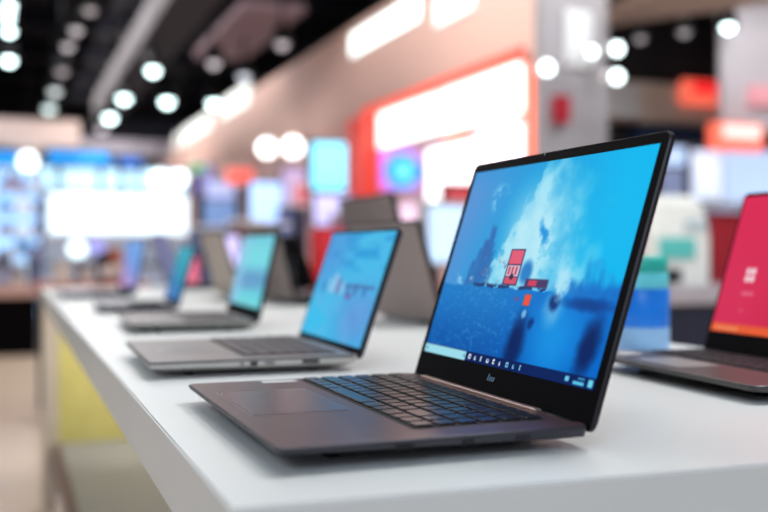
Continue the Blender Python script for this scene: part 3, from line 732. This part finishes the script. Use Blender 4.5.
on_side('product_box', 62, 'beige box left of the glowing disc lamp on the wooden table', 'box', small_box((196, 184, 170), .10, .13))
on_side('product_box', 86, 'tan box between the two disc lamps on the wooden table', 'box', small_box((170, 150, 140), .07, .10))
on_side('product_box', 104, 'black box right of the lilac disc lamp', 'box', small_box((36, 34, 46), .07, .20))
on_side('product_box', 114, 'rust brown box behind the farthest slate laptop', 'box', small_box((160, 84, 60), .09, .22))
on_side('product_box', 122, 'peach box beside the screen of the farthest slate laptop', 'box', small_box((226, 180, 160), .10, .15))

lit_wall('light_box', 'pale blue light box between the taupe lid and the main laptop screen', 428, 482, 206, 262, 6.4, (180, 208, 242), .85, 'display')
stand_screen('lilac screen seen between the beige lid and the teal screened laptop', 216, 238, 236, 278, 8.6, (196, 190, 240), .9)
shopper_unit('long pale blue grey cabinet under the big white display wall', 44, 192, 237, 300, 12.6, (170, 184, 208))
stand_screen('pink screen low between the navy laptop and the beige lid', 184, 198, 258, 292, 7.7, (216, 110, 140), .5)
stand_screen('dull red screen left of the main laptop lid under the white boards', 446, 482, 186, 205, 7.6, (170, 60, 66), .7)
# ------------------------------------------------------------------ right-hand side
# grey square column at the corner of the storefront
YC = 7.0
a = at(540, 60, y=YC); b_ = at(598, 60, y=YC)
col = G().box(a.x, b_.x + .1, YC, YC + .1, 0, 5.0, .01).build('trim_9', mat('column_grey', (146, 144, 150), .6)); struct(col)
r = empty('wall_light', ((a.x + b_.x) / 2 + .07, YC - .001, 0)); tag(r, 'soft white light panel on the face of the grey column', 'light', 'light panels on the column')
G().box(-.12, .13, -.03, .0, at(582, 68, y=YC).z, at(582, 12, y=YC).z, .01).build('frame', M_WHITEP, r)
G().box(-.10, .11, -.036, -.028, at(582, 66, y=YC).z, at(582, 14, y=YC).z, .004).build('diffuser', mat('soft_panel', (190, 196, 200), .4, emit=(205, 212, 216), es=.3), r)
for u, v, es, rr, lab in ((547, 68, 5.5, .05, 'bright spotlight on the left edge of the grey column'), (592, 52, 5., .038, 'bright spotlight on the column, upper left of three'), (617, 49, 6.0, .045, 'bright spotlight right of the column, upper one'), (617, 77, 6.0, .045, 'bright spotlight right of the column, lower one')):
    a = at(u, v, y=YC - (.75 if v > 75 else .3)); r = empty('spotlight', (a.x, a.y, a.z)); tag(r, lab, 'spotlight', 'spotlights around the grey column')
    G().cone((0, 0, 0), (0, .16, .03), rr * 1.1, rr * .8).build('housing', M_WHITEP, r)
    G().ball((0, -.005, 0), rr, rr * .6, rr).build('lens', mat('colspot_%d' % (es * 10), (230, 250, 252), .3, emit=(230, 250, 252), es=es), r)
    G().cone((0, .14, .03), (0, .32 if u < 600 else .14, .03 if u < 600 else 5.0 - a.z), .014, seg=8).build('arm', M_GREYP, r)
# crimson fire cabinet beside the column
a = at(548, 96, y=YC); b_ = at(568, 128, y=YC)
r = empty('red_cabinet', ((a.x + b_.x) / 2, YC + .002, 0)); tag(r, 'dark red wall box low on the grey column', 'box')
z0, z1 = at(555, 124, y=YC).z, at(555, 96, y=YC).z
G().box(-.07, .07, -.09, 0, z0, z1, .01).build('body', mat('fire_red', (150, 10, 36), .5), r); G().box(-.05, .05, -.094, -.088, z0 + .03, z1 - .03).build('door', mat('fire_red_door', (160, 12, 40), .4), r)
# back fascia, signs, grey wall panel
yb = 10.2
far_box('trim_10', '', '', 566, 730, 76, 126, yb - .25, .25, (216, 196, 178), kind=1)
a = at(590, 26, y=8.4)
struct(G().slab([(a.x, 8.6), (at(722, 0, y=7.6).x + .3, 6.6), (at(722, 0, y=7.6).x + 3, 5.4), (at(722, 0, y=7.6).x + 1.5, 4.2), (a.x - .3, 5.6)], 3.30, 3.42).build('trim_11', mat('soffit_taupe', (196, 178, 164), .7)))
far_box('trim_12', '', '', 560, 640, 80, 118, yb - .32, .06, (206, 206, 206), kind=1)
def wall_sign(label, u0, u1, v0, v1, y, rgb, es, rgb2=None, es2=1):
    a = at(u0, v0, y=y); b_ = at(u1, v1, y=y); w = b_.x - a.x; h = a.z - b_.z
    r = empty('store_sign', ((a.x + b_.x) / 2, y, b_.z)); tag(r, label, 'sign', 'coloured store signs')
    G().box(-w / 2, w / 2, 0, .08, 0, h, .012).build('panel', mat('ws_%d_%d_%d' % rgb, rgb, .4, emit=rgb, es=es), r)
    if rgb2: G().box(-w * .3, w * .42, -.012, .004, h * .45, h * .92, .003).build('emblem_band', mat('ws2_%d_%d_%d' % rgb2, rgb2, .4, emit=rgb2, es=es2), r)
wall_sign('glowing red sign on the beige band at upper right', 684, 730, 79, 106, yb - .34, (250, 108, 84), .95, (240, 12, 30), 1.1)
# grey wall panel (shop-in-shop front) upper right
a = at(721, 18, y=8.2)
struct(G().box(a.x, 12, 8.2, 8.26, at(730, 128, y=8.2).z, at(730, 18, y=8.2).z + .25, .01).build('trim_13', mat('panel_grey', (196, 192, 200), .6)))
struct(G().box(a.x + .05, 12, 8.2, 8.25, at(730, 18, y=8.2).z + .25, 5.0).build('trim_14', M_CEIL))
wall_sign('orange red and white sign under the grey wall panel', 712, 764, 122, 152, 8.0, (250, 110, 86), .95, (250, 226, 220), .9)
wall_sign('faint pink sign on the grey wall panel at the right edge', 752, 790, 84, 108, 8.12, (214, 150, 160), .4)
for sx in (720, 760): pass
# blue-white displays below
far_box('trim_15', '', '', 640, 712, 126, 142, yb - .3, .3, (30, 50, 84), kind=1)
lit_wall('display_wall', 'wide pale blue display wall at right behind the crimson laptop', 650, 800, 146, 226, 9.6, (190, 214, 252), 1.0, 'display', 'display walls', cols=3)
stand_screen('white lit screen on a stand above the right display counter', 692, 722, 150, 200, 8.6, (216, 230, 255), 1.0)
stand_screen('dim grey blue screen on a stand left of the white lit one', 660, 684, 168, 200, 7.6, (120, 130, 164), .7)
shopper_unit('pale grey product cabinet behind the crimson laptop', 728, 800, 205, 260, 6.9, (170, 190, 226))
# grey counter and its printer
a = at(652, 286, y=3.9)
r = empty('counter', (a.x + .9, 3.9, 0)); tag(r, 'grey topped navy counter at right behind the blue canister', 'counter')
za2 = a.z
G().box(-.88, 1.2, .03, .7, .02, za2 - .095, .008).build('body', mat('counter_navy', (20, 26, 48), .5), r)
G().box(-.9, 1.22, 0, .72, za2 - .095, za2, .012).build('top', mat('counter_grey', (166, 160, 168), .45), r)
a = at(668, 280, y=4.15); w = at(698, 280, y=4.15).x - at(638, 280, y=4.15).x; h = at(672, 196, y=4.15).z - za2
r = empty('printer', (a.x, 4.2, za2)); tag(r, 'bulky white printer with a teal window standing on the grey counter', 'printer')
pw_ = mat('printer_white', (226, 228, 224), .45)
g = G(); g.loft([rrect(-w / 2, w / 2, -.16, .16, .03, 0), rrect(-w / 2, w / 2, -.16, .16, .03, h * .55), rrect(-w / 2 + .03, w / 2 - .02, -.13, .16, .03, h * .9), rrect(-w / 2 + .06, w / 2 - .06, -.10, .14, .03, h)]); g.build('body', pw_, r)
G().box(-w * .38, w * .22, -.172, -.155, h * .28, h * .52, .008).build('window', mat('teal_window', (90, 190, 186), .3), r)
G().box(-w * .48, -w * .05, -.19, -.155, h * .04, h * .17, .006).build('output_tray', M_BLACK, r)
G().box(w * .05, w * .42, -.168, -.158, h * .60, h * .72, .004).build('control_panel', mat('panel_blue_grey', (180, 196, 206), .4), r)

a = at(717, 262, y=4.1); hh = at(717, 214, y=4.1).z - za2
q = empty('tote_bin', (a.x, 4.2, za2)); tag(q, 'dark red bin on the grey counter between the white printer and the crimson screen', 'bin')
G().loft([rrect(-.04, .12, -.12, .12, .02, 0), rrect(-.07, .15, -.14, .14, .025, hh)]).build('body', mat('bin_red', (150, 14, 34), .5), q)
G().loft([rrect(-.078, .158, -.148, .148, .028, hh - .02), rrect(-.078, .158, -.148, .148, .028, hh + .004)]).build('rim', mat('bin_rim', (120, 12, 30), .5), q)
# ------------------------------------------------------------------ light
def area(name, loc, size, power, rot=(0, 0, 0), col=(1, 1, 1), sy=None):
    l = bpy.data.lights.new(name, 'AREA'); l.shape = 'RECTANGLE'; l.size = size; l.size_y = sy or size; l.energy = power; l.color = col
    o = bpy.data.objects.new(name, l); C.objects.link(o); o.location = loc; o.rotation_euler = rot; return o
area('lamp_over_table', (.3, 1.6, 4.6), 2.4, 60, col=(.94, 1, 1.0), sy=5)
area('lamp_hall_left', (-4.2, 9.5, 4.7), 2.5, 260, col=(1, .98, .95), sy=7)
area('lamp_behind', (-2.2, -2.6, 3.6), 2.5, 80, rot=(math.radians(55), 0, math.radians(-35)), col=(.72, .86, 1), sy=2)  # unseen fill, added to brighten the side and front of the table slab
area('lamp_fascia', (1.4, 16.0, 4.8), 1.2, 1150, rot=(0, math.radians(-52), 0), col=(1, .94, .92), sy=22)
area('lamp_far', (0, 13.5, 4.8), 4, 170, rot=(math.radians(50), 0, 0), col=(.95, .95, 1), sy=1)
area('lamp_right_bay', (6.0, 5.5, 4.8), 3, 280, rot=(math.radians(35), 0, 0), col=(1, .97, .94), sy=2)
area('lamp_right_counter', (2.6, 1.6, 4.4), 1.5, 150, rot=(math.radians(35), 0, 0), col=(1, 1, 1), sy=1.5)  # unseen fill, added to brighten the printer on the right counter
area('lamp_under_table_top', (.55, 3.75, .8), .4, 2.2, rot=(math.radians(70), 0, 0), col=(1, 1, .95), sy=.06)
w_ = bpy.data.worlds.new('world'); scene.world = w_; w_.use_nodes = True
bg = w_.node_tree.nodes['Background']; bg.inputs['Color'].default_value = (.82, .88, 1, 1); bg.inputs['Strength'].default_value = .45

scene.view_settings.view_transform = 'Standard'; scene.view_settings.look = 'None'
scene.view_settings.exposure = 0.; scene.view_settings.gamma = 1.; scene.view_settings.use_curve_mapping = False
scene.cycles.use_denoising = True
scene.cycles.max_bounces = 6; scene.cycles.sample_clamp_indirect = 6
